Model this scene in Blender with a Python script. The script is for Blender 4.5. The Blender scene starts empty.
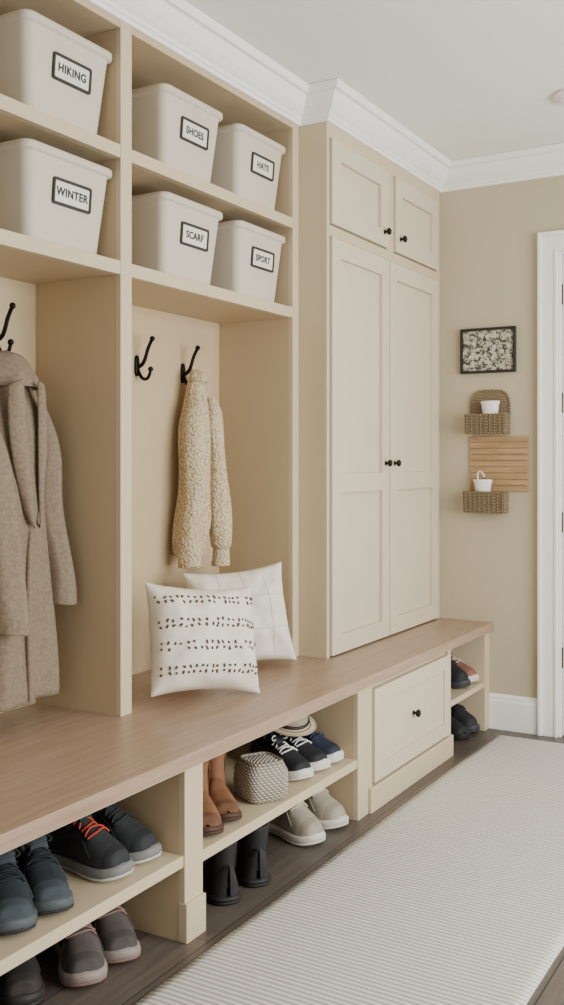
import bpy, bmesh, math, random
from mathutils import Vector, Matrix, noise
random.seed(7)
SC=bpy.context.scene
COL=SC.collection

# ------------------------------------------------------------ helpers
def lin(h):
    h=h.lstrip('#'); v=[int(h[i:i+2],16)/255 for i in (0,2,4)]
    return tuple([(c/12.92 if c<=.04045 else ((c+.055)/1.055)**2.4) for c in v]+[1.0])

def mat(name,color,rough=.6,var=.06,nscale=6,bump=0,bscale=60,metal=0,kind=None,color2=None,kscale=50,stretch=(1,1,1),spec=.4,bdist=.002,ramp_pos=None):
    m=bpy.data.materials.new(name); m.use_nodes=True
    nt=m.node_tree; N=nt.nodes; L=nt.links
    b=N['Principled BSDF']
    b.inputs['Roughness'].default_value=rough
    b.inputs['Metallic'].default_value=metal
    b.inputs['Specular IOR Level'].default_value=spec
    tc=N.new('ShaderNodeTexCoord'); mp=N.new('ShaderNodeMapping')
    mp.inputs['Scale'].default_value=stretch
    L.new(tc.outputs['Object'],mp.inputs['Vector'])
    c=lin(color); c2=lin(color2) if color2 else tuple([x*(1-var*2) for x in c[:3]]+[1])
    no=N.new('ShaderNodeTexNoise'); no.inputs['Scale'].default_value=nscale; no.inputs['Detail'].default_value=4
    L.new(mp.outputs[0],no.inputs['Vector'])
    ramp=N.new('ShaderNodeValToRGB')
    ramp.color_ramp.elements[0].position=.3; ramp.color_ramp.elements[1].position=.7
    ramp.color_ramp.elements[0].color=c2; ramp.color_ramp.elements[1].color=c
    fac=no.outputs['Fac']; hsrc=None
    if kind in ('wave_x','wave_y','wave_z'):
        w=N.new('ShaderNodeTexWave'); w.bands_direction=kind[-1].upper(); w.inputs['Scale'].default_value=kscale
        w.inputs['Distortion'].default_value=.6; w.inputs['Detail'].default_value=1
        L.new(mp.outputs[0],w.inputs['Vector']); fac=w.outputs['Fac']; hsrc=fac
        ramp.color_ramp.elements[0].position=.0; ramp.color_ramp.elements[1].position=.9
    if kind=='weave':
        w1=N.new('ShaderNodeTexWave'); w1.bands_direction='DIAGONAL'; w1.inputs['Scale'].default_value=kscale
        w2=N.new('ShaderNodeTexWave'); w2.bands_direction='Z'; w2.inputs['Scale'].default_value=kscale
        L.new(mp.outputs[0],w1.inputs['Vector']); L.new(mp.outputs[0],w2.inputs['Vector'])
        mx=N.new('ShaderNodeMath'); mx.operation='MULTIPLY'
        L.new(w1.outputs['Fac'],mx.inputs[0]); L.new(w2.outputs['Fac'],mx.inputs[1])
        fac=mx.outputs[0]; hsrc=fac
        ramp.color_ramp.elements[0].position=.0; ramp.color_ramp.elements[1].position=.6
    if kind=='voronoi':
        v=N.new('ShaderNodeTexVoronoi'); v.inputs['Scale'].default_value=kscale
        L.new(mp.outputs[0],v.inputs['Vector'])
        iv=N.new('ShaderNodeMath'); iv.operation='SUBTRACT'; iv.inputs[0].default_value=1
        L.new(v.outputs['Distance'],iv.inputs[1]); fac=iv.outputs[0]; hsrc=fac
        ramp.color_ramp.elements[0].position=.25; ramp.color_ramp.elements[1].position=.8
    if kind=='tweed':
        v=N.new('ShaderNodeTexNoise'); v.inputs['Scale'].default_value=kscale; v.inputs['Detail'].default_value=6; v.inputs['Roughness'].default_value=.8
        L.new(mp.outputs[0],v.inputs['Vector']); fac=v.outputs['Fac']; hsrc=fac
        ramp.color_ramp.elements[0].position=.36; ramp.color_ramp.elements[1].position=.64
    if ramp_pos:
        ramp.color_ramp.elements[0].position=ramp_pos[0]; ramp.color_ramp.elements[1].position=ramp_pos[1]
    L.new(fac,ramp.inputs['Fac']); L.new(ramp.outputs['Color'],b.inputs['Base Color'])
    if bump>0:
        bp=N.new('ShaderNodeBump'); bp.inputs['Strength'].default_value=bump; bp.inputs['Distance'].default_value=bdist
        if hsrc is None:
            n2=N.new('ShaderNodeTexNoise'); n2.inputs['Scale'].default_value=bscale; n2.inputs['Detail'].default_value=3
            L.new(mp.outputs[0],n2.inputs['Vector']); hsrc=n2.outputs['Fac']
        L.new(hsrc,bp.inputs['Height']); L.new(bp.outputs['Normal'],b.inputs['Normal'])
    return m

def plank_floor():
    m=mat('dark_wood_floor','#5d544d',.42,.1,5,0)
    nt=m.node_tree; N=nt.nodes; L=nt.links; b=N['Principled BSDF']
    tc=N.new('ShaderNodeTexCoord'); mp=N.new('ShaderNodeMapping'); mp.inputs['Rotation'].default_value=(0,0,math.pi/2)
    L.new(tc.outputs['Object'],mp.inputs['Vector'])
    br=N.new('ShaderNodeTexBrick'); br.inputs['Scale'].default_value=1; br.inputs['Brick Width'].default_value=1.4; br.inputs['Row Height'].default_value=.16
    br.inputs['Mortar Size'].default_value=.0018; br.inputs['Color1'].default_value=lin('#655b53'); br.inputs['Color2'].default_value=lin('#544b45'); br.inputs['Mortar'].default_value=lin('#2c2825')
    L.new(mp.outputs[0],br.inputs['Vector'])
    m2=N.new('ShaderNodeMapping'); m2.inputs['Scale'].default_value=(22,1.6,1); L.new(tc.outputs['Object'],m2.inputs['Vector'])
    no=N.new('ShaderNodeTexNoise'); no.inputs['Scale'].default_value=3; no.inputs['Detail'].default_value=6; L.new(m2.outputs[0],no.inputs['Vector'])
    rp=N.new('ShaderNodeValToRGB'); rp.color_ramp.elements[0].position=.3; rp.color_ramp.elements[1].position=.7
    rp.color_ramp.elements[0].color=(.72,.72,.72,1); rp.color_ramp.elements[1].color=(1.08,1.08,1.08,1); L.new(no.outputs['Fac'],rp.inputs['Fac'])
    mx=N.new('ShaderNodeMix'); mx.data_type='RGBA'; mx.blend_type='MULTIPLY'; mx.inputs[0].default_value=1
    L.new(br.outputs['Color'],mx.inputs[6]); L.new(rp.outputs['Color'],mx.inputs[7]); L.new(mx.outputs[2],b.inputs['Base Color'])
    bp=N.new('ShaderNodeBump'); bp.inputs['Strength'].default_value=.25; bp.inputs['Distance'].default_value=.002
    L.new(no.outputs['Fac'],bp.inputs['Height']); L.new(bp.outputs['Normal'],b.inputs['Normal'])
    return m

def empty(name,loc=(0,0,0),rotz=0):
    e=bpy.data.objects.new(name,None); e.empty_display_size=.05
    e.location=loc; e.rotation_euler=(0,0,rotz); COL.objects.link(e); return e

def mkobj(name,verts,faces,m,parent=None,smooth=False,mats=None,fmat=None):
    me=bpy.data.meshes.new(name); me.from_pydata([tuple(v) for v in verts],[],faces); me.validate()
    if mats:
        for q in mats: me.materials.append(q)
        if fmat:
            for p,i in zip(me.polygons,fmat): p.material_index=i
    else: me.materials.append(m)
    bm=bmesh.new(); bm.from_mesh(me); bmesh.ops.recalc_face_normals(bm,faces=bm.faces); bm.to_mesh(me); bm.free()
    if smooth:
        for p in me.polygons: p.use_smooth=True
    o=bpy.data.objects.new(name,me); COL.objects.link(o)
    if parent: o.parent=parent
    return o

def box(name,x0,x1,y0,y1,z0,z1,m,parent=None,bev=.002):
    v=[(x,y,z) for x in (x0,x1) for y in (y0,y1) for z in (z0,z1)]
    f=[(0,1,3,2),(4,6,7,5),(0,4,5,1),(2,3,7,6),(0,2,6,4),(1,5,7,3)]
    o=mkobj(name,v,f,m,parent)
    if bev>0:
        b=o.modifiers.new('bev','BEVEL'); b.width=bev; b.segments=2
    return o

def sub(o,l=1):
    s=o.modifiers.new('sub','SUBSURF'); s.levels=l; s.render_levels=l; return o

def tube(name,pts,r,m,parent=None,radii=None,cyclic=False,res=4):
    cu=bpy.data.curves.new(name,'CURVE'); cu.dimensions='3D'; cu.bevel_depth=r; cu.bevel_resolution=res
    cu.use_fill_caps=True; cu.resolution_u=8
    s=cu.splines.new('NURBS'); s.points.add(len(pts)-1)
    for i,p in enumerate(pts):
        s.points[i].co=(p[0],p[1],p[2],1); s.points[i].radius=radii[i] if radii else 1
    s.order_u=3; s.use_endpoint_u=not cyclic; s.use_cyclic_u=cyclic
    cu.materials.append(m)
    o=bpy.data.objects.new(name,cu); COL.objects.link(o)
    if parent: o.parent=parent
    return o

def loft(name,rings,m,parent=None,cap0=True,cap1=True,smooth=True,mats=None,ringmat=None):
    n=len(rings[0]); V=[p for r in rings for p in r]; F=[]; fm=[]
    for i in range(len(rings)-1):
        for j in range(n):
            F.append((i*n+j,i*n+(j+1)%n,(i+1)*n+(j+1)%n,(i+1)*n+j)); fm.append(ringmat[i] if ringmat else 0)
    if cap0: F.append(tuple(range(n))); fm.append(ringmat[0] if ringmat else 0)
    if cap1: F.append(tuple(range((len(rings)-1)*n,len(rings)*n))); fm.append(ringmat[-1] if ringmat else 0)
    return mkobj(name,V,F,m,parent,smooth,mats,fm if mats else None)

def rrect(hx,hy,r,z,n=5,cx=0,cy=0):
    out=[]
    for (sx,sy,a0) in ((1,1,0),(-1,1,90),(-1,-1,180),(1,-1,270)):
        for k in range(n+1):
            a=math.radians(a0+90*k/n)
            out.append((cx+sx*(hx-r)+r*math.cos(a),cy+sy*(hy-r)+r*math.sin(a),z))
    return out

def sweep(name,path,prof,m,parent=None):
    P=[Vector(p) for p in path]; rings=[]
    for i,p in enumerate(P):
        ns=[]
        if i>0: d=(P[i]-P[i-1]).normalized(); ns.append(Vector((d.y,-d.x)))
        if i<len(P)-1: d=(P[i+1]-P[i]).normalized(); ns.append(Vector((d.y,-d.x)))
        mt=ns[0] if len(ns)==1 else (ns[0]+ns[1])/(1+ns[0].dot(ns[1]))
        rings.append([(p.x+mt.x*d_,p.y+mt.y*d_,z) for d_,z in prof])
    return loft(name,rings,m,parent,smooth=False)

# ------------------------------------------------------------ materials
PAINT=mat('cabinet_paint','#c7b698',.45,.015,3,.03,200)
PAINT_SHADE=mat('cabinet_paint_shaded','#bea988',.55,.02,3,.03,200)  # darker copy of the cabinet paint: recess shade put into the interior colour
DOORP=mat('cabinet_door_paint','#cdc0a9',.42,.015,3,.03,200)
WALL=mat('wall_paint','#bbaf95',.8,.02,2,.05,150)
CEIL=mat('ceiling_paint','#efefe7',.9,.01,2)
TRIM=mat('white_trim_paint','#f2f0eb',.45,.01,3)
WOODB=mat('bench_wood','#a98f7a',.34,.05,5,.04,80,color2='#977c66',stretch=(12,.8,12))
FLOOR=plank_floor()
BLACK=mat('black_iron','#17140f',.4,.05,20,0,metal=.6)
BINM=mat('bin_plastic','#cabfae',.6,.02,8,.12,220)
LABEL=mat('label_card','#ddd7ca',.6,.01,8)
LFRAME=mat('label_frame','#2c2926',.5,.03,8)
PIL1=mat('pillow_cream','#e6decf',.9,.04,12,.5,260)
PIL2=mat('pillow_white','#e2dacd',.9,.04,12,.4,200)
TUFT=mat('brown_thread','#5c4740',.95,.1,30,.3,300)
COAT=mat('wool_tweed','#8d7d6a',.95,.1,kind='tweed',kscale=110,color2='#6e604f',bump=.4)
KNIT=mat('cream_knit','#d8c8ab',.95,.1,kind='voronoi',kscale=110,color2='#b39e7c',bump=1,bdist=.006)
RATTAN=mat('wicker','#a5906f',.8,.1,kind='weave',kscale=45,color2='#5a4b37',bump=1,bdist=.003,ramp_pos=(0,.4))
CUP=mat('white_ceramic','#efece6',.3,.01,8)
SLAT=mat('slat_wood','#b3916b',.6,.1,8,.1,50,color2='#9b7955',stretch=(1,1,10))

# ------------------------------------------------------------ dimensions
XB=-2.19; XC=-1.847; XT=-1.728; XS=-1.485; XE=-1.465
YF=4.441; YN=-1.6; XR=1.35; H=2.6; ZB=.485
WY0,WY1=1.2,3.8

# ------------------------------------------------------------ room shell
box('floor',XB-.1,XR+.1,YN-.1,YF+.1,-.1,0,FLOOR,bev=0)
box('ceiling',XB-.1,XR+.1,YN-.1,YF+.1,H,H+.1,CEIL,bev=0)
box('wall_left',XB-.12,XB-.002,YN,YF,0,H,WALL,bev=0)
dx0,dx1,dz=-1.172,-.34,2.15
def wall_with_hole(name,axis,c0,c1,a0,a1,h0,h1,z0,z1):
    e=empty(name)
    def bb(n,p0,p1,q0,q1):
        if p1-p0<=0 or q1-q0<=0: return
        if axis=='y': box(n,p0,p1,c0,c1,q0,q1,WALL,e,0)
        else: box(n,c0,c1,p0,p1,q0,q1,WALL,e,0)
    bb('segment_a',a0,h0,0,H); bb('segment_b',h1,a1,0,H); bb('segment_top',h0,h1,z1,H); bb('segment_sill',h0,h1,0,z0)
    return e
wall_with_hole('wall_far','y',YF,YF+.12,XB,XR,dx0,dx1,0,dz)
wall_with_hole('wall_right','x',XR,XR+.12,YN,YF,WY0,WY1,.5,2.2)
wall_with_hole('wall_back','y',YN-.12,YN,XB,XR,-1.2,.9,.75,2.25)
def window(name,axis,c,a0,a1,z0,z1):
    e=empty(name)
    def bb(n,p0,p1,q0,q1,t=.05):
        if axis=='x': box(n,c,c+t,p0,p1,q0,q1,TRIM,e,.003)
        else: box(n,p0,p1,c,c+t,q0,q1,TRIM,e,.003)
    bb('jamb_1',a0,a0+.05,z0,z1); bb('jamb_2',a1-.05,a1,z0,z1); bb('head',a0+.05,a1-.05,z1-.05,z1); bb('sill',a0+.05,a1-.05,z0,z0+.05)
    mid=(a0+a1)/2; bb('mullion',mid-.02,mid+.02,z0+.05,z1-.05,.04)
window('window_1','x',XR+.02,WY0,WY1,.5,2.2)
window('window_2','y',YN-.08,-1.2,.9,.75,2.25)

crown=[(0,2.484),(.010,2.484),(.012,2.496),(.018,2.499),(.022,2.508),(.034,2.518),(.050,2.536),(.062,2.558),(.068,2.570),(.082,2.573),(.087,2.581),(.090,2.598),(0,2.598)]
sweep('trim_1',[(XC,YN),(XC,3.296),(XT,3.296),(XT,YF),(XR,YF),(XR,YN)],crown,TRIM)
base=[(0,.001),(.016,.001),(.016,.13),(.012,.135),(.012,.148),(.006,.156),(0,.16)]
sweep('baseboard_far',[(XS+.001,YF),(-1.262,YF)],base,TRIM)
sweep('baseboard_far.001',[(-.25,YF),(XR-.02,YF)],base,TRIM)
sweep('baseboard_right',[(XR,YF-.02),(XR,YN)],base,TRIM)

# door
cas=empty('trim_2')
for nm,a,b in (('casing_left',-1.259,-1.172),('casing_right',-.34,-.253)):
    box(nm,a,b,YF-.018,YF,0,2.237,TRIM,cas,.003)
    xo=a if a<-1 else b-.018
    box(nm+'_backband',xo,xo+.018,YF-.03,YF-.018,0,2.237,TRIM,cas,.004)
    xi=b-.014 if a<-1 else a
    box(nm+'_bead',xi,xi+.014,YF-.023,YF-.018,0,2.16,TRIM,cas,.003)
box('casing_head',-1.172,-.34,YF-.018,YF,2.15,2.237,TRIM,cas,.003)
box('casing_head_backband',-1.241,-.271,YF-.03,YF-.018,2.219,2.237,TRIM,cas,.004)
box('jamb_left',-1.172,-1.16,YF,YF+.1,0,2.15,TRIM,cas,.001)
box('jamb_right',-.352,-.34,YF,YF+.1,0,2.15,TRIM,cas,.001)
box('jamb_head',-1.16,-.352,YF,YF+.1,2.138,2.15,TRIM,cas,.001)
dr=empty('door_1')
def shaker(prefix,parent,axis,c,depth,a0,a1,z0,z1,st,m,rails=(),rec=.008):
    def bb(n,p0,p1,q0,q1,o0,o1,bev=.0015):
        if axis=='x': box(n,c-o1,c-o0,p0,p1,q0,q1,m,parent,bev)
        else: box(n,p0,p1,c+o0,c+o1,q0,q1,m,parent,bev)
    bb(prefix+'panel',a0+st*.5,a1-st*.5,z0+st*.5,z1-st*.5,rec,depth)
    bb(prefix+'stile_1',a0,a0+st,z0,z1,0,depth); bb(prefix+'stile_2',a1-st,a1,z0,z1,0,depth)
    bb(prefix+'rail_bottom',a0+st,a1-st,z0,z0+st,0,depth); bb(prefix+'rail_top',a0+st,a1-st,z1-st,z1,0,depth)
    for k,(r0,r1) in enumerate(rails): bb(prefix+'rail_mid_%d'%k,a0+st,a1-st,r0,r1,0,depth)
shaker('',dr,'y',YF+.02,.04,-1.157,-.355,.008,2.135,.11,TRIM,[(.95,1.1)])
HNG=mat('hinge_pewter','#4a443d',.4,.05,20,0,metal=.6)
for i,z in enumerate((.35,.95,1.48,1.96)):
    tube('hinge_%d'%i,[(-1.160,YF+.012,z-.045),(-1.160,YF+.012,z),(-1.160,YF+.012,z+.045)],.006,HNG,dr)
tube('knob_stem',[(-.42,YF+.03,1.0),(-.42,YF-.0,1.0),(-.42,YF-.04,1.0)],.012,BLACK,dr)

# ------------------------------------------------------------ bench
bn=empty('storage_bench')
box('bench_top',XB,XE,YN+.02,YF-.002,ZB-.038,ZB,WOODB,bn,.004)
zt=ZB-.038
def base_panel(n,y0,y1,x1=XS):
    box(n,XB+.02,x1-.02,y0,y1,0,zt,PAINT_SHADE,bn,0); box(n+'_face',x1-.02,x1,y0,y1,0,zt,PAINT,bn,.0015)
box('back_panel',XB,XB+.02,YN+.02,YF-.002,0,zt,PAINT_SHADE,bn,0)
for i,(a,b) in enumerate(((YN+.02,YN+.08),(-.2,-.12),(.93,1.01),(2.06,2.14),(3.059,3.14))): base_panel('upright_%d'%i,a,b)
for i,(a,b) in enumerate(((-.2,-.12),(.93,1.01),(2.06,2.14))):
    box('foot_%d'%i,XS-.02,XS+.008,a-.002,b+.004,0,.10,PAINT,bn,.003)
for i,(a,b,z) in enumerate(((-.12,.93,.222),(1.01,2.06,.222),(2.14,3.059,.207))):
    box('shoe_shelf_%d'%i,XB+.02,XS-.004,a,b,z-.03,z,PAINT,bn,.0015)
    box('top_rail_%d'%i,XS-.02,XS-.002,a,b,zt-.012,zt,PAINT,bn,.001)
box('drawer_box',XB+.02,XS-.012,3.14,3.93,.09,zt,PAINT,bn,.001)
box('drawer_stile_left',XS-.012,XS,3.14,3.172,0,zt,PAINT,bn,.001)
box('drawer_stile_right',XS-.012,XS,3.905,3.94,0,zt,PAINT,bn,.001)
box('drawer_side',XB+.02,XS-.012,3.93,3.945,0,zt,PAINT,bn,.001)
box('plinth',XS-.05,XS+.012,3.14,3.94,0,.088,PAINT,bn,.003)
shaker('drawer_',bn,'x',XS+.010,.02,3.176,3.90,.098,.425,.055,DOORP)
box('end_panel',XB+.02,XS,4.37,YF-.002,0,zt,PAINT,bn,.0015)
box('end_shelf',XB+.02,XS-.004,3.945,4.37,.197,.222,PAINT,bn,.0015)

def knob(n,parent,x,y,z):
    rings=[]
    for d,r in ((0,.009),(.003,.009),(.004,.005),(.012,.005),(.014,.011),(.018,.0145),(.024,.0145),(.028,.010),(.029,.003)):
        rings.append([(x+d,y+r*math.cos(2*math.pi*k/16),z+r*math.sin(2*math.pi*k/16)) for k in range(16)])
    loft(n,rings,BLACK,parent)
knob('drawer_knob',bn,XS+.002,3.535,.265)

# ------------------------------------------------------------ tall cabinet
tc=empty('tall_cabinet')
box('carcass',XB,XT-.02,3.296,YF-.002,ZB,2.488,PAINT,tc,.001)
box('face_left',XT-.02,XT,3.296,3.318,ZB,2.488,PAINT,tc,.0015)
box('face_right',XT-.02,XT,4.40,YF-.002,ZB,2.488,PAINT,tc,.0015)
box('face_top',XT-.02,XT,3.318,4.40,2.432,2.488,PAINT,tc,.0015)
box('face_middle',XT-.02,XT,3.318,4.40,2.064,2.105,PAINT,tc,.0015)
box('face_centre_upper',XT-.02,XT,3.835,3.905,2.105,2.432,PAINT,tc,.0015)
box('filler_strip',XB,XT,3.296,YF-.002,2.488,2.598,PAINT,tc,0)
for nm,a,b,z0,z1_,r in (('upper_door_a_',3.323,3.830,2.110,2.427,()),('upper_door_b_',3.910,4.395,2.110,2.427,()),
                     ('door_a_',3.323,3.841,.492,2.059,((1.10,1.175),)),('door_b_',3.849,4.395,.492,2.059,((1.10,1.175),))):
    shaker(nm,tc,'x',XT+.010,.026,a,b,z0,z1_,.070,DOORP,r,.016)
for i,(y,z) in enumerate(((3.790,2.170),(3.955,2.170),(3.800,1.213),(3.890,1.213))): knob('knob_%d'%i,tc,XT+.010,y,z)

# ------------------------------------------------------------ cubby unit
cb=empty('cubby_organizer')
zU0,zU1,zM0,zM1,zTp=1.757,1.796,2.092,2.130,2.466
box('back_board',XB,XB+.012,YN+.02,3.295,ZB,2.488,PAINT_SHADE,cb,0)
divs=((YN+.02,YN+.07),(-.75,-.70),(.25,.30),(1.249,1.299),(2.249,2.299),(3.249,3.295))
for i,(a,b) in enumerate(divs):
    box('divider_%d'%i,XB+.012,XC-.02,a,b,ZB,2.488,PAINT_SHADE,cb,0)
    box('divider_face_%d'%i,XC-.02,XC,a,b,ZB,2.488,PAINT,cb,.0015)
for i in range(len(divs)-1):
    a=divs[i][1]; b=divs[i+1][0]
    for nm,q0,q1 in (('lower',zU0,zU1),('mid',zM0,zM1)):
        box('%s_shelf_%d'%(nm,i),XB+.012,XC-.02,a,b,q0,q1,PAINT_SHADE,cb,0)
        box('%s_shelf_face_%d'%(nm,i),XC-.02,XC-.001,a,b,q0,q1,PAINT,cb,.0015)
    box('top_board_%d'%i,XB+.012,XC-.001,a,b,zTp,2.488,PAINT_SHADE,cb,.001)
box('filler_strip',XB,XC,YN+.02,3.295,2.488,2.598,PAINT,cb,0)

# ------------------------------------------------------------ bins
def make_bin(yc,z,w,word,d=.29,h=.258):
    e=empty('storage_bin',(XC-.012-d/2,yc,z+.0005))
    hx,hy=d/2,w/2; ti=.028; ty=.034
    R=[rrect(hx-ti-.012,hy-ty-.012,.02,0),rrect(hx-ti-.002,hy-ty-.002,.03,.006),rrect(hx-ti,hy-ty,.03,.018),
       rrect(hx-.010,hy-.010,.03,h-.026),rrect(hx-.009,hy-.009,.03,h-.024),rrect(hx-.001,hy-.001,.03,h-.022),rrect(hx,hy,.03,h-.018),
       rrect(hx,hy,.03,h-.004),rrect(hx-.004,hy-.004,.028,h),rrect(hx-.013,hy-.013,.024,h),rrect(hx-.016,hy-.016,.022,h-.006),
       rrect(hx-ti-.006,hy-ty-.006,.02,.02)]
    loft('tub',R,BINM,e)
    ang=math.atan2(ti-.010,h-.044)
    lab=bpy.data.objects.new('label',None); COL.objects.link(lab); lab.parent=e
    zm=h*.58; xm=hx-.010-(h-.026-zm)*math.tan(ang)+.001
    lab.location=(xm,.008,zm); lab.rotation_euler=(0,ang,0)
    lw,lh=.076,.036
    def rr(g,x): return [(x,p[0],p[1]) for p in rrect(lw-g,lh-g,.008-min(g,.006)*.7,0)]
    loft('card',[rr(.003,-.001),rr(.003,.0022)],LABEL,lab,smooth=False)
    loft('frame',[rr(.008,-.001),rr(0,-.001),rr(0,.0045),rr(.001,.0055),rr(.007,.0055),rr(.008,.0045),rr(.008,-.001)],LFRAME,lab,cap0=False,cap1=False,smooth=False)
    cu=bpy.data.curves.new('lettering','FONT'); cu.body=word; cu.size=.031; cu.align_x='CENTER'; cu.align_y='CENTER'; cu.extrude=.0004
    cu.space_character=1.08; cu.offset=.0009
    cu.materials.append(LFRAME); to=bpy.data.objects.new('lettering',cu); COL.objects.link(to); to.parent=lab
    to.location=(.0028,0,0); to.rotation_euler=(math.pi/2,0,math.pi/2)
for z,ws in ((zM1,('HIKING','SHOES','HATS','GLOVES')),(zU1,('WINTER','SCARF','SPORT','BEACH'))):
    make_bin(1.49,z,.345,ws[3]); make_bin(2.066,z,.355,ws[0]); make_bin(2.645,z,.34,ws[1]); make_bin(3.068,z,.335,ws[2])

# ------------------------------------------------------------ hooks
def hook(y,z):
    e=empty('coat_hook',(XB+.0125,y,z))
    R=[rrect(.012,.012,.008,0)]
    rings=[]
    for d,s in ((0,1),(.005,1),(.008,.7)):
        rings.append([(d,p[0]*s,p[1]*3*s) for p in R[0]])
    loft('plate',rings,BLACK,e)
    tube('upper_prong',[(.006,0,-.005),(.025,0,0),(.040,0,.025),(.050,0,.060),(.068,0,.088)],.0068,BLACK,e,[1,1,.95,.9,.9])
    tube('lower_prong',[(.006,0,-.01),(.015,0,-.035),(.035,0,-.050),(.056,0,-.042),(.062,0,-.016)],.0062,BLACK,e,[1,1,.95,.9,.9])
    for k,p in enumerate(((.069,0,.090),(.062,0,-.014))):
        bm=bmesh.new(); bmesh.ops.create_uvsphere(bm,u_segments=12,v_segments=8,radius=.0095); me=bpy.data.meshes.new('tip'); bm.to_mesh(me); bm.free()
        me.materials.append(BLACK); o=bpy.data.objects.new('tip_%d'%k,me); o.location=p; o.parent=e; COL.objects.link(o)
        for q in me.polygons: q.use_smooth=True
hook(2.085,1.575); hook(2.735,1.55); hook(3.005,1.545); hook(1.55,1.575)

# ------------------------------------------------------------ cloth lofts
def cloth(name,secs,m,parent,n=72,fold=5,ph=0,nz=.008,steps=8,expo=1.0,cap0=True,cap1=True):
    rings=[]; S=[]
    for i in range(len(secs)-1):
        for k in range(steps):
            t=k/steps
            p0=secs[max(i-1,0)];p1=secs[i];p2=secs[i+1];p3=secs[min(i+2,len(secs)-1)]
            S.append([.5*((2*b)+(-a+c)*t+(2*a-5*b+4*c-d)*t*t+(-a+3*b-3*c+d)*t**3) for a,b,c,d in zip(p0,p1,p2,p3)])
    S.append(list(secs[-1]))
    for cx,cy,z,ax,ay,fa in S:
        r=[]
        for j in range(n):
            a=2*math.pi*j/n
            f=1+fa*(math.cos(fold*a+ph+z*3)*.6+math.cos((fold*2+1)*a+ph*2-z*4)*.4)
            x=cx+ax*math.copysign(abs(math.cos(a))**expo,math.cos(a))*f
            y=cy+ay*math.copysign(abs(math.sin(a))**expo,math.sin(a))*f
            d=noise.noise(Vector((x*9+ph,y*9,z*5)))*nz
            r.append((max(x+d,XB+.014),y+d,z+noise.noise(Vector((x*6,y*6,ph)))*nz))
        rings.append(r)
    return loft(name,rings,m,parent,cap0,cap1)

co=empty('wool_coat')
D=-.035
cloth('body',[(-2.10,2.075+D,1.505,.030,.040,.02),(-2.10,2.075+D,1.455,.050,.070,.03),(-2.095,2.07+D,1.40,.065,.115,.03),(-2.085,2.065+D,1.33,.075,.150,.04),(-2.075,2.05+D,1.15,.085,.155,.08),
 (-2.07,2.04+D,.95,.092,.160,.13),(-2.065,2.03+D,.74,.100,.168,.17),(-2.06,2.025+D,.560,.108,.175,.20)],COAT,co,fold=5,ph=.6,nz=.012)
cloth('sleeve_far',[(-2.07,2.180+D,1.375,.036,.030,0),(-2.06,2.188+D,1.30,.048,.040,.02),(-2.04,2.185+D,1.15,.050,.042,.05),(-2.02,2.19+D,1.0,.048,.042,.07),(-2.0,2.197+D,.88,.047,.040,.05),(-1.995,2.20+D,.815,.048,.040,.02)],COAT,co,fold=3,ph=2,n=40,nz=.012)
cloth('sleeve_near',[(-2.07,1.945+D,1.375,.036,.034,0),(-2.03,1.93+D,1.30,.053,.046,.02),(-1.99,1.925+D,1.15,.058,.05,.05),(-1.96,1.925+D,1.0,.056,.05,.07),(-1.935,1.925+D,.85,.056,.05,.05),(-1.93,1.927+D,.77,.058,.05,.02)],COAT,co,fold=3,ph=1,n=40,nz=.012)
cloth('collar',[(-2.105,2.075+D,1.530,.018,.030,.02),(-2.095,2.075+D,1.515,.040,.055,.04),(-2.085,2.075+D,1.475,.058,.078,.07),(-2.078,2.075+D,1.445,.066,.088,.10),(-2.075,2.075+D,1.425,.067,.092,.10)],COAT,co,fold=2,ph=.2,n=48,cap1=False)
for s_ in (-1,1):
    V=[]
    for a in range(13):
        t=a/12; z=1.45-.42*t
        w_=.050*math.sin(math.pi*min(1,.25+t*.75))**.8
        for b in range(6):
            q=b/5; yy=2.072+D+s_*(.012+.02*(1-t)+w_*q)
            xx=-1.995+.022*t-.012*q+.012*math.sin(q*math.pi)
            V.append((xx,yy,z-.02*q*math.cos(t*3)))
    F=[(a*6+b,a*6+b+1,a*6+b+7,a*6+b+6) for a in range(12) for b in range(5)]
    o=mkobj('lapel_%d'%s_,V,F,COAT,co,True); so=o.modifiers.new('s','SOLIDIFY'); so.thickness=.008; sub(o,1)
tube('front_edge',[(-1.985,2.065+D,1.03),(-1.980,2.05+D,.9),(-1.968,2.04+D,.75),(-1.956,2.035+D,.57)],.008,COAT,co)
tube('hanging_loop',[(-2.12,2.07,1.50),(-2.13,2.075,1.53),(-2.128,2.078,1.538),(-2.12,2.08,1.53),(-2.10,2.075,1.50)],.003,COAT,co)

kn=empty('knit_cardigan')
def K(l,dx=0,dy=-.026): return [(a+dx,b+dy,c,d*.86,e_*.86,f) for a,b,c,d,e_,f in l]
cloth('body',K([(-2.125,3.030,1.540,.012,.018,.02),(-2.115,3.03,1.515,.030,.036,.04),(-2.110,3.028,1.45,.050,.054,.08),(-2.105,3.020,1.36,.065,.072,.12),(-2.105,3.01,1.15,.070,.084,.15),(-2.105,3.00,1.00,.068,.082,.18),(-2.11,2.99,.92,.058,.066,.18),(-2.11,2.985,.880,.050,.058,.14)]),KNIT,kn,fold=4,ph=.4,nz=.014)
cloth('sleeve',K([(-2.065,3.050,1.45,.020,.022,0),(-2.050,3.055,1.38,.034,.036,.05),(-2.040,3.060,1.2,.044,.042,.08),(-2.04,3.065,1.0,.050,.046,.08),(-2.04,3.067,.915,.044,.040,.03),(-2.04,3.067,.90,.036,.032,.03),(-2.04,3.067,.84,.041,.036,.05)]),KNIT,kn,fold=3,ph=1,nz=.012,n=40)
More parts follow.
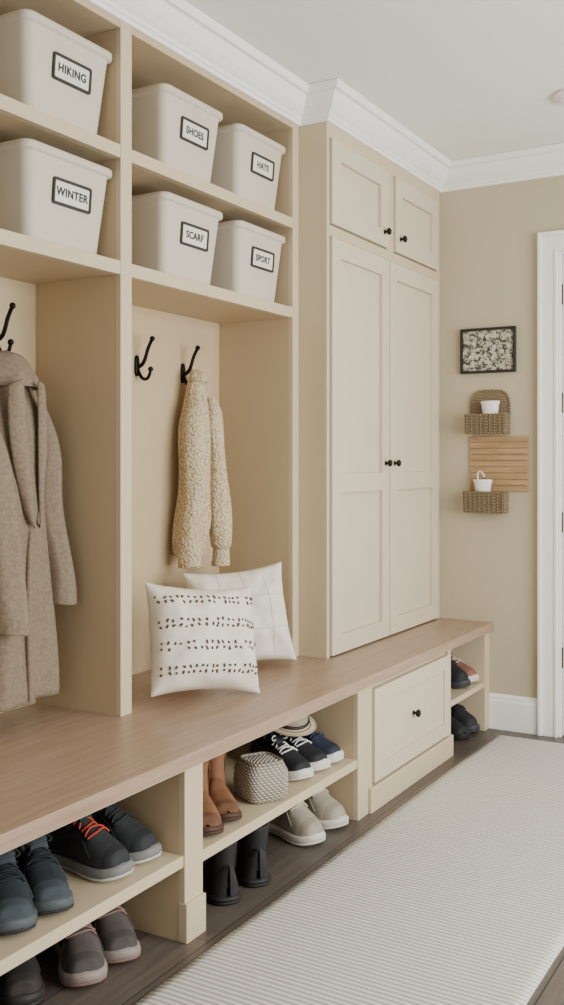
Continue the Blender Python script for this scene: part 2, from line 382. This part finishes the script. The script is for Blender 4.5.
cloth('sleeve_left',K([(-2.095,2.985,1.42,.030,.024,0),(-2.085,2.972,1.3,.042,.036,.05),(-2.08,2.955,1.1,.048,.042,.08),(-2.08,2.942,.95,.046,.040,.06),(-2.08,2.937,.84,.046,.038,.03)]),KNIT,kn,fold=3,ph=2,nz=.012,n=40)
cloth('collar',K([(-2.12,3.03,1.555,.014,.020,.02),(-2.11,3.03,1.540,.032,.036,.05),(-2.105,3.03,1.51,.042,.045,.05)]),KNIT,kn,fold=3,ph=2,n=40)

# ------------------------------------------------------------ pillows
TUFTL=mat('cream_thread','#c4baa9',.95,.05,30)
def pillow(name,m,c,yaw,lean,roll,s=.40,T=.075,dots=False,sz=None):
    n=44; V=[];F=[]; sz=sz or s
    def P(u,v,side):
        yy=u*(s/2)*(1-.09*(1-v*v)*abs(u)**2); zz=v*(sz/2)*(1-.11*(1-u*u)*abs(v)**2)
        t=T*((1-abs(u)**2.3)*(1-abs(v)**2.3))**.55
        fade=((1-u*u)*(1-v*v))**.3
        t+=noise.noise(Vector((u*2.3+side*5,v*2.3,c[0]*7)))*.022*fade
        t+=noise.noise(Vector((u*6+side*5,v*5,c[0]*3)))*.007*fade
        t+=.007*math.sin(9*(abs(u)-abs(v)))*(abs(u*v))**.7*fade
        t=max(t,.0015)
        return Vector((side*t,yy,zz))
    idx={}
    for side in (1,-1):
        for i in range(n+1):
            for j in range(n+1):
                u=-1+2*i/n; v=-1+2*j/n
                idx[(side,i,j)]=len(V); V.append(P(u,v,side))
        for i in range(n):
            for j in range(n):
                F.append((idx[(side,i,j)],idx[(side,i+1,j)],idx[(side,i+1,j+1)],idx[(side,i,j+1)]))
    edge=[(i,0) for i in range(n)]+[(n,j) for j in range(n)]+[(i,n) for i in range(n,0,-1)]+[(0,j) for j in range(n,0,-1)]
    for k in range(len(edge)):
        a=edge[k]; b=edge[(k+1)%len(edge)]
        F.append((idx[(1,*a)],idx[(1,*b)],idx[(-1,*b)],idx[(-1,*a)]))
    e=empty(name)
    mkobj('cover',V,F,m,e,True)
    if dots:
        bm=bmesh.new()
        for r,v in enumerate((.70,.60,.26,.16,-.14,-.24,-.56,-.66)):
            for k in range(19):
                if random.random()<.10: continue
                u=-.92+1.84*k/18+random.uniform(-.014,.014)
                for w_ in range(2):
                    vv=v+random.uniform(-.022,.022); uu=u+random.uniform(-.012,.012)
                    p=P(uu,vv,1)
                    M=Matrix.Translation(p)@Matrix.Rotation(random.uniform(-.8,.8),4,'X')@Matrix.Diagonal((.0035,random.uniform(.004,.0062),random.uniform(.003,.005),1))
                    bmesh.ops.create_icosphere(bm,subdivisions=1,radius=1,matrix=M)
        me=bpy.data.meshes.new('tufts'); bm.to_mesh(me); bm.free(); me.materials.append(TUFT)
        t=bpy.data.objects.new('tufts',me); t.parent=e; COL.objects.link(t)
    else:
        for k,u in enumerate((-.42,.05,.5)):
            tube('seam_v%d'%k,[P(u,-.93+1.86*q/24,1) for q in range(25)],.0013,TUFTL,e,res=1)
        for k,u in enumerate((-.3,.35)):
            tube('seam_h%d'%k,[P(-.93+1.86*q/24,u,1) for q in range(25)],.0013,TUFTL,e,res=1)
    R=Matrix.Rotation(yaw,4,'Z')@Matrix.Rotation(-lean,4,'Y')@Matrix.Rotation(roll,4,'X')
    lo=min((R@v).z for v in V)
    e.matrix_world=Matrix.Translation((c[0],c[1],ZB-lo+.001))@R
pillow('patterned_pillow',PIL1,(-1.775,2.560,0),-math.radians(24),math.radians(18),math.radians(-6),.385,.098,True,sz=.345)
pillow('white_pillow',PIL2,(-1.905,2.975,0),-math.radians(38),math.radians(14),math.radians(4),.375,.080,sz=.355)

# ------------------------------------------------------------ shoes
def hw(u,L):
    pts=[(0,.0),(.03,.55),(.10,.80),(.2,.84),(.35,.76),(.5,.80),(.65,.97),(.78,1.0),(.88,.88),(.95,.62),(.985,.35),(1,.0)]
    for (a,b),(c,d) in zip(pts,pts[1:]):
        if u<=c:
            t=(u-a)/(c-a)
            t=t*t*(3-2*t) if a>0 and c<1 else (math.sin(t*math.pi/2) if a==0 else 1-math.cos(t*math.pi/2))
            return (b+(d-b)*t)*.052*L/.28
    return 0
def interp(tab,u):
    for (a,b),(c,d) in zip(tab,tab[1:]):
        if u<=c:
            t=(u-a)/(c-a); t=t*t*(3-2*t); return b+(d-b)*t
    return tab[-1][1]
SHC={}
def smt(c,**k):
    if c not in SHC: SHC[c]=mat('shoe_material_'+c[1:],c,k.get('rough',.75),.1,25,.4,300)
    return SHC[c]
USTAT=[.004,.02,.05,.09,.14,.2,.26,.32,.38,.43,.48,.54,.6,.66,.72,.78,.84,.89,.93,.96,.98,.995]
def make_shoe(name,toe,head,z,upper,sole,lace,accent=None,L=.28,boot=0,outs=None,hs=1.0,side=1):
    hd=math.radians(head); loc=(toe[0]-L*math.cos(hd),toe[1]-L*math.sin(hd),z+.0008)
    e=empty(name,loc,hd)
    U=smt(upper); A=smt(accent or upper); S=smt(sole,rough=.6); LC=smt(lace); O=smt(outs or sole)
    st=.030 if not boot else .022
    def cy(u): return side*.006*math.sin(u*math.pi)
    def solering(z0,grow,spring):
        top=[(u,hw(u,L)+grow) for u in USTAT]
        f=lambda u,w: (u*L+(grow if u>.5 else -grow)*abs(2*u-1)**4,cy(u)+w,z0+spring*max(0,(u-.75)/.25)**2*.012)
        return [f(u,w) for u,w in top]+[f(u,-w) for u,w in reversed(top)]
    loft('midsole',[solering(.006,.001,1),solering(.012,.005,1),solering(st*.8,.0045,1),solering(st,.001,1)],S,e)
    loft('outsole',[solering(0,-.001,1),solering(.003,.004,1),solering(.009,.005,1)],O,e)
    hs_=hs*L/.28
    if boot: tab=[(0,.085),(.1,.085),(.35,.095),(.5,.085),(.7,.055),(.9,.042),(1,.02)]
    else: tab=[(0,.062),(.06,.070),(.14,.060),(.26,.050),(.36,.062),(.44,.076),(.6,.060),(.78,.042),(.92,.032),(1,.012)]
    n=18
    def sec(u,ph,off=0):
        w=hw(u,L)*.98+off; h=interp(tab,u)*hs_+off
        s=math.sin(ph); c=math.cos(ph)
        y=w*math.copysign(abs(c)**.75,c)*(1-.22*s*(1 if u<.6 else .3)); zz=h*abs(s)**.8
        return (u*L+(-.006*s if u<.1 else 0)+(-.010*s if u>.93 else 0),cy(u)+y,st-.004+zz)
    V=[];F=[];fm=[]
    for i,u in enumerate(USTAT):
        for j in range(n+1): V.append(sec(u,math.pi*j/n))
    for i in range(len(USTAT)-1):
        um=(USTAT[i]+USTAT[i+1])/2
        for j in range(n):
            if not boot and .05<um<.38 and 5<=j<=n-6: continue
            a=i*(n+1)+j; F.append((a,a+1,a+n+2,a+n+1))
            mi=0
            if um<.14 or um>.84: mi=1
            elif .45<um<.68 and (j in (4,5,12,13)): mi=1
            elif .2<um<.42 and j in (1,2,15,16): mi=1
            fm.append(mi)
    o=mkobj('upper',V,F,U,e,True,[U,A],fm)
    if not boot:
        so=o.modifiers.new('sol','SOLIDIFY'); so.thickness=.006; so.offset=-1
        sub(o,1)
        J0=5;J1=n-5
        us=[.05,.09,.14,.2,.26,.32,.38]
        ring=[sec(u,math.pi*J0/n) for u in us]+[sec(.38,math.pi*.42),sec(.40,math.pi*.5),sec(.38,math.pi*.58)]+[sec(u,math.pi*J1/n) for u in reversed(us)]+[sec(.04,math.pi*.58),sec(.035,math.pi*.5),sec(.04,math.pi*.42)]
        tube('collar_padding',ring,.0055*hs,A,e,cyclic=True,res=3)
        tr=[]
        for k in range(6):
            u=.50-.16*k/5; zz=interp(tab,.48)*hs_+st-.004+ (.0+.036*(k/5))*hs
            wv=.020+.004*k/5
            tr.append([(u*L+.004,cy(u)+wv*math.cos(math.pi*q/8),zz-.006+.006*math.sin(math.pi*q/8)) for q in range(9)])
        TV=[p for r in tr for p in r]; TF=[(a*9+b,a*9+b+1,a*9+b+10,a*9+b+9) for a in range(5) for b in range(8)]
        to=mkobj('tongue',TV,TF,A,e,True); so=to.modifiers.new('s','SOLIDIFY'); so.thickness=.006
        for k in range(5):
            u=.45+.052*k
            tube('lace_%d'%k,[sec(u+.012*math.sin(q*.9*(1 if k%2 else -1)),math.pi*(.28+.44*q/8),.0025) for q in range(9)],.0026,LC,e,res=2)
        u=.42; b0=sec(u,math.pi*.5,.012)
        for s_ in (-1,1):
            tube('bow_%d'%s_,[b0,(b0[0]+.005,b0[1]+s_*.018,b0[2]+.010),(b0[0]+.012,b0[1]+s_*.034,b0[2]-.002),(b0[0]+.018,b0[1]+s_*.022,b0[2]-.008),b0],.0022,LC,e,res=2)
        for s_ in (0,1):
            ph=lambda a: math.pi*(a if s_==0 else 1-a)
            tube('overlay_%d'%s_,[sec(.30,ph(.10),.0012),sec(.40,ph(.20),.0012),sec(.50,ph(.24),.0012),sec(.62,ph(.20),.0012),sec(.72,ph(.10),.0012)],.0022,A,e,res=2)
    else:
        sub(o,1)
        rings=[]
        for k,(zz,ax,ay,cx) in enumerate(((.045,.070,.038,.088),(.075,.066,.036,.085),(.10,.058,.036,.078),(.13,.056,.037,.073),(boot-.01,.060,.040,.072),(boot,.058,.039,.072),(boot-.004,.052,.034,.072),(.09,.046,.028,.075))):
            ax*=hs; ay*=hs
            rings.append([(cx*L/.28+ax*math.cos(2*math.pi*q/28),cy(.25)+ay*math.sin(2*math.pi*q/28),zz) for q in range(28)])
        loft('shaft',rings,U,e,cap0=False)
        for s_ in (-1,1):
            V=[]
            for a in range(7):
                zz=.075+(boot-.012-.075)*a/6
                hwid=.012+.010*a/6
                for b in range(5):
                    xx=-hwid+2*hwid*b/4
                    yy=(.0385+.0025*(a/6)-.02*(xx/.06)**2*.5)*hs
                    V.append((.075*L/.28+xx,cy(.25)+s_*(yy+.0005),zz))
            F=[(a*5+b,a*5+b+1,a*5+b+6,a*5+b+5) for a in range(6) for b in range(4)]
            g=mkobj('elastic_%d'%s_,V,F,A,e,True); so=g.modifiers.new('s','SOLIDIFY'); so.thickness=.003
        if hs<=1: tube('pull_tab',[(.016,cy(.25),boot-.03),(.008,cy(.25),boot),(.012,cy(.25),boot+.008),(.022,cy(.25),boot),(.022,cy(.25),boot-.02)],.003,A,e,res=2)
    return e

z1=.222; z2=.207
DG='#323437'
make_shoe('sneaker',(-1.530,1.515),-36,z1,'#2b3238','#50575b','#20252b','#3a444a',side=1,outs='#2b2b2b',hs=1.15)
make_shoe('sneaker',(-1.522,1.632),-34,z1,'#2b3238','#50575b','#20252b','#3a444a',side=-1,outs='#2b2b2b',hs=1.15)
make_shoe('sneaker',(-1.515,1.865),-4,z1,DG,'#7e7e7c','#b8402c','#27282c',outs='#c9c6c0',hs=1.3)
make_shoe('sneaker',(-1.520,1.985),-2,z1,DG,'#7e7e7c','#2a2b2e','#27282c',side=-1,outs='#c9c6c0',hs=1.3)
make_shoe('sneaker',(-1.545,1.760),-38,0,'#5b5350','#9a8c86','#8c6f66','#4a4543',outs='#8b6a60',hs=1.2)
make_shoe('sneaker',(-1.540,1.890),-36,0,'#5b5350','#9a8c86','#8c6f66','#4a4543',side=-1,outs='#8b6a60',hs=1.2)
make_shoe('sneaker',(-1.60,1.615),-34,0,'#2a2624','#2f2b29','#1d1a18','#352f2c',hs=1.2)
make_shoe('sneaker',(-1.60,1.480),-34,0,'#2a2624','#2f2b29','#1d1a18','#352f2c',side=-1,hs=1.2)
make_shoe('ankle_boot',(-1.515,2.210),-42,z2,'#84593c','#4a3020','#2b1c12','#6a4730',L=.26,boot=.165)
make_shoe('ankle_boot',(-1.525,2.325),-42,z2,'#84593c','#4a3020','#2b1c12','#6a4730',L=.26,boot=.165,side=-1)
make_shoe('sneaker',(-1.520,2.765),-20,z2,'#26262a','#dedbd4','#dedbd4','#1e1e22',L=.27)
make_shoe('sneaker',(-1.515,2.880),-16,z2,'#26262a','#dedbd4','#dedbd4','#1e1e22',L=.27,side=-1)
make_shoe('sneaker',(-1.515,2.985),-6,z2,'#2a3247','#dedbd4','#2a3247','#232a3b',L=.27)
make_shoe('rubber_boot',(-1.715,2.470),140,0,'#201f20','#1b1a1a','#111111','#2a292a',L=.27,boot=.170,hs=1.12)
make_shoe('rubber_boot',(-1.705,2.610),140,0,'#201f20','#1b1a1a','#111111','#2a292a',L=.27,boot=.170,side=-1,hs=1.12)
make_shoe('sneaker',(-1.490,2.790),-18,0,'#b1a697','#d9d3c8','#cfc8bc','#a09585',L=.29,hs=1.4)
make_shoe('sneaker',(-1.490,2.960),-16,0,'#b1a697','#d9d3c8','#cfc8bc','#a09585',L=.29,side=-1,hs=1.4)
make_shoe('sneaker',(-1.505,4.190),-20,z1,'#22242a','#3a3c42','#15161a',L=.27,hs=1.45)
make_shoe('sneaker',(-1.505,4.310),-16,z1,'#8a5f4d','#d9d3c8','#cfc8bc',L=.27,side=-1,hs=1.2)
make_shoe('rubber_boot',(-1.500,4.170),-24,0,'#201f20','#1b1a1a','#111111',L=.27,boot=.16)
make_shoe('sneaker',(-1.500,4.300),-18,0,'#2a2a2e','#3a3c42','#15161a',L=.27,hs=1.4)

wp=empty('woven_pouch',(-1.575,2.575,z2+.0005),math.radians(-30))
WV=mat('woven_grey','#d3ccbe',.9,.1,kind='weave',kscale=40,color2='#857c6e',bump=1,bdist=.004)
loft('body',[rrect(.060,.056,.03,.001),rrect(.068,.066,.030,.012),rrect(.070,.069,.03,.05),rrect(.068,.068,.03,.085),rrect(.060,.058,.03,.108),rrect(.040,.036,.02,.116)],WV,wp)
tube('rim',rrect(.055,.050,.025,.113),.005,WV,wp,cyclic=True)
ht=empty('straw_hat',(-1.655,2.895,z2+.142)); ht.rotation_euler=(math.radians(4),math.radians(16),math.radians(-20))
STR=mat('straw','#d3c3a6',.85,.1,kind='wave_z',kscale=90,color2='#8d7a5c',bump=.8,bdist=.003)
rg=[]
for r,z in ((.088,.000),(.086,.003),(.070,.002),(.060,.006),(.056,.022),(.050,.040),(.036,.050),(.018,.054),(.003,.055)):
    rg.append([(r*math.cos(2*math.pi*k/36),r*math.sin(2*math.pi*k/36),z) for k in range(36)])
loft('crown_and_brim',rg,STR,ht,cap0=False)
tube('band',[(.0595*math.cos(2*math.pi*k/24),.0595*math.sin(2*math.pi*k/24),.013) for k in range(24)],.005,LFRAME,ht,cyclic=True)

# ------------------------------------------------------------ rug
RUG=mat('rug_cotton','#e2ded7',.95,.05,kind='wave_y',kscale=18,color2='#b9b3a9',bump=.9,bdist=.006)
rx0,rx1,ry0,ry1=-1.412,-.655,-.6,4.33
nx,ny=30,400; V=[];F=[]
for j in range(ny+1):
    for i in range(nx+1):
        x=rx0+(rx1-rx0)*i/nx; y=ry0+(ry1-ry0)*j/ny
        e_=min(i,nx-i,j*.5,(ny-j)*.5)
        z=.009+.0015*noise.noise(Vector((x*3,y*3,0)))
        if i in (0,nx): x+=.003*noise.noise(Vector((0,y*9,i)))
        if e_<1: z-=.004
        V.append((x,y,z))
for j in range(ny):
    for i in range(nx):
        a=j*(nx+1)+i; F.append((a,a+1,a+nx+2,a+nx+1))
ru=mkobj('runner_rug',V,F,RUG,None,True); s=ru.modifiers.new('s','SOLIDIFY'); s.thickness=.007; s.offset=-1

# ------------------------------------------------------------ far wall decor
fw=YF
pf=empty('framed_picture')
px0,px1,pz0,pz1=-1.622,-1.361,1.625,1.832
ART=mat('botanical_print','#c5beab',.8,.1,kind='tweed',kscale=42,color2='#37332d',ramp_pos=(.46,.54))
box('print',px0+.012,px1-.012,fw-.012,fw-.001,pz0+.012,pz1-.012,ART,pf,0)
FR=mat('frame_black','#24211d',.4,.05,20)
box('frame_top',px0,px1,fw-.022,fw,pz1-.012,pz1,FR,pf,.002); box('frame_bottom',px0,px1,fw-.022,fw,pz0,pz0+.012,FR,pf,.002)
box('frame_left',px0,px0+.012,fw-.022,fw,pz0+.012,pz1-.012,FR,pf,.002); box('frame_right',px1-.012,px1,fw-.022,fw,pz0+.012,pz1-.012,FR,pf,.002)

def wall_basket(x0,x1,zb,zm,ztop,cupx,cupz):
    e=empty('wicker_wall_basket')
    cx=(x0+x1)/2; w=(x1-x0)/2
    if ztop>zm:
        n=16; V=[]
        for q in (fw-.010,fw-.001):
            V.append((x0+.008,q,zb)); V.append((x1-.004,q,zb))
            for k in range(n+1):
                a=math.pi*k/n; c_=math.cos(a)
                V.append((cx+.002+(w-.006)*math.copysign(abs(c_)**.45,c_),q,zm+(ztop-zm)*math.sin(a)**.6))
        m_=n+3; F=[tuple(range(m_)),tuple(range(m_,2*m_))]+[(k,(k+1)%m_,m_+(k+1)%m_,m_+k) for k in range(m_)]
        mkobj('arched_back',V,F,RATTAN,e)
        tube('arch_rim',[V[2+k] for k in range(n+1)],.004,RATTAN,e,res=2)
    dpt=.060
    def rg(ins,z): return rrect(w-ins,dpt/2-ins*.5,.006,z,cx=cx,cy=fw-.012-dpt/2)
    loft('pocket',[rg(.004,zb),rg(.001,zb+.006),rg(0,zm),rg(.006,zm),rg(.010,zb+.012)],RATTAN,e,smooth=False)
    tube('rim',rg(.002,zm),.0045,RATTAN,e,cyclic=True,res=2)
    for k in range(9):
        xx=x0+.012+(x1-x0-.024)*k/8
        tube('rib_%d'%k,[(xx,fw-.0135-dpt,zb+.004),(xx,fw-.0150-dpt,(zb+zm)/2),(xx,fw-.0135-dpt,zm)],.0028,RATTAN,e,res=2)
    c0=[]
    for r,z in ((.022,0),(.026,.003),(.032,.085),(.035,.092),(.035,.102),(.030,.102),(.026,.02)):
        c0.append([(cupx+r*1.25*math.cos(2*math.pi*k/24),fw-.012-dpt*.5+r*.8*math.sin(2*math.pi*k/24),cupz+z) for k in range(24)])
    loft('cup',c0,CUP,e)
    return e
wall_basket(-1.583,-1.385,1.345,1.432,1.545,-1.470,1.392)
wb=wall_basket(-1.590,-1.392,.985,1.080,1.080,-1.505,1.036)
tube('utensil_handle',[(-1.515,fw-.045,1.09),(-1.528,fw-.045,1.14),(-1.53,fw-.045,1.17),(-1.51,fw-.045,1.178),(-1.495,fw-.045,1.15)],.003,CUP,wb)
sb=empty('slatted_board')
for i in range(9):
    z=1.084+i*.0282
    box('slat_%d'%i,-1.578,-1.306,fw-.011,fw-.001,z,z+.0258,SLAT,sb,.002)

LG=mat('fixture_white','#f4f2ee',.4,.01,4)
rg=[]
for r,z in ((.085,H-.0005),(.088,H-.012),(.080,H-.022),(.055,H-.032),(.02,H-.036),(.002,H-.036)):
    rg.append([(-.93+r*math.cos(2*math.pi*k/40),3.80+r*math.sin(2*math.pi*k/40),z) for k in range(40)])
loft('ceiling_light',rg,LG)

# ------------------------------------------------------------ lights
def area(name,loc,rot,sx,sy,p,col):
    l=bpy.data.lights.new(name,'AREA'); l.shape='RECTANGLE'; l.size=sx; l.size_y=sy; l.energy=p; l.color=col
    o=bpy.data.objects.new(name,l); o.location=loc; o.rotation_euler=rot; COL.objects.link(o)
area('window_light_right',(XR+.10,(WY0+WY1)/2,1.35),(0,math.pi/2,0),1.6,WY1-WY0-.1,152,(.98,1,.985))
area('window_light_back',(-.15,YN-.10,1.5),(math.pi/2,0,0),2.0,1.45,16,(1,.99,.97))
w=bpy.data.worlds.new('world'); SC.world=w; w.use_nodes=True
w.node_tree.nodes['Background'].inputs[0].default_value=(.9,.95,1,1); w.node_tree.nodes['Background'].inputs[1].default_value=1.0

# ------------------------------------------------------------ camera
cam=bpy.data.cameras.new('camera'); co_=bpy.data.objects.new('camera',cam); COL.objects.link(co_)
cam.sensor_fit='VERTICAL'; cam.sensor_height=36; cam.lens=36*1000/1005
cam.shift_y=-40.5/1005
cam.clip_start=.02
co_.location=(0,0,1.2175); co_.rotation_euler=(math.pi/2,0,math.radians(30.24))
SC.camera=co_
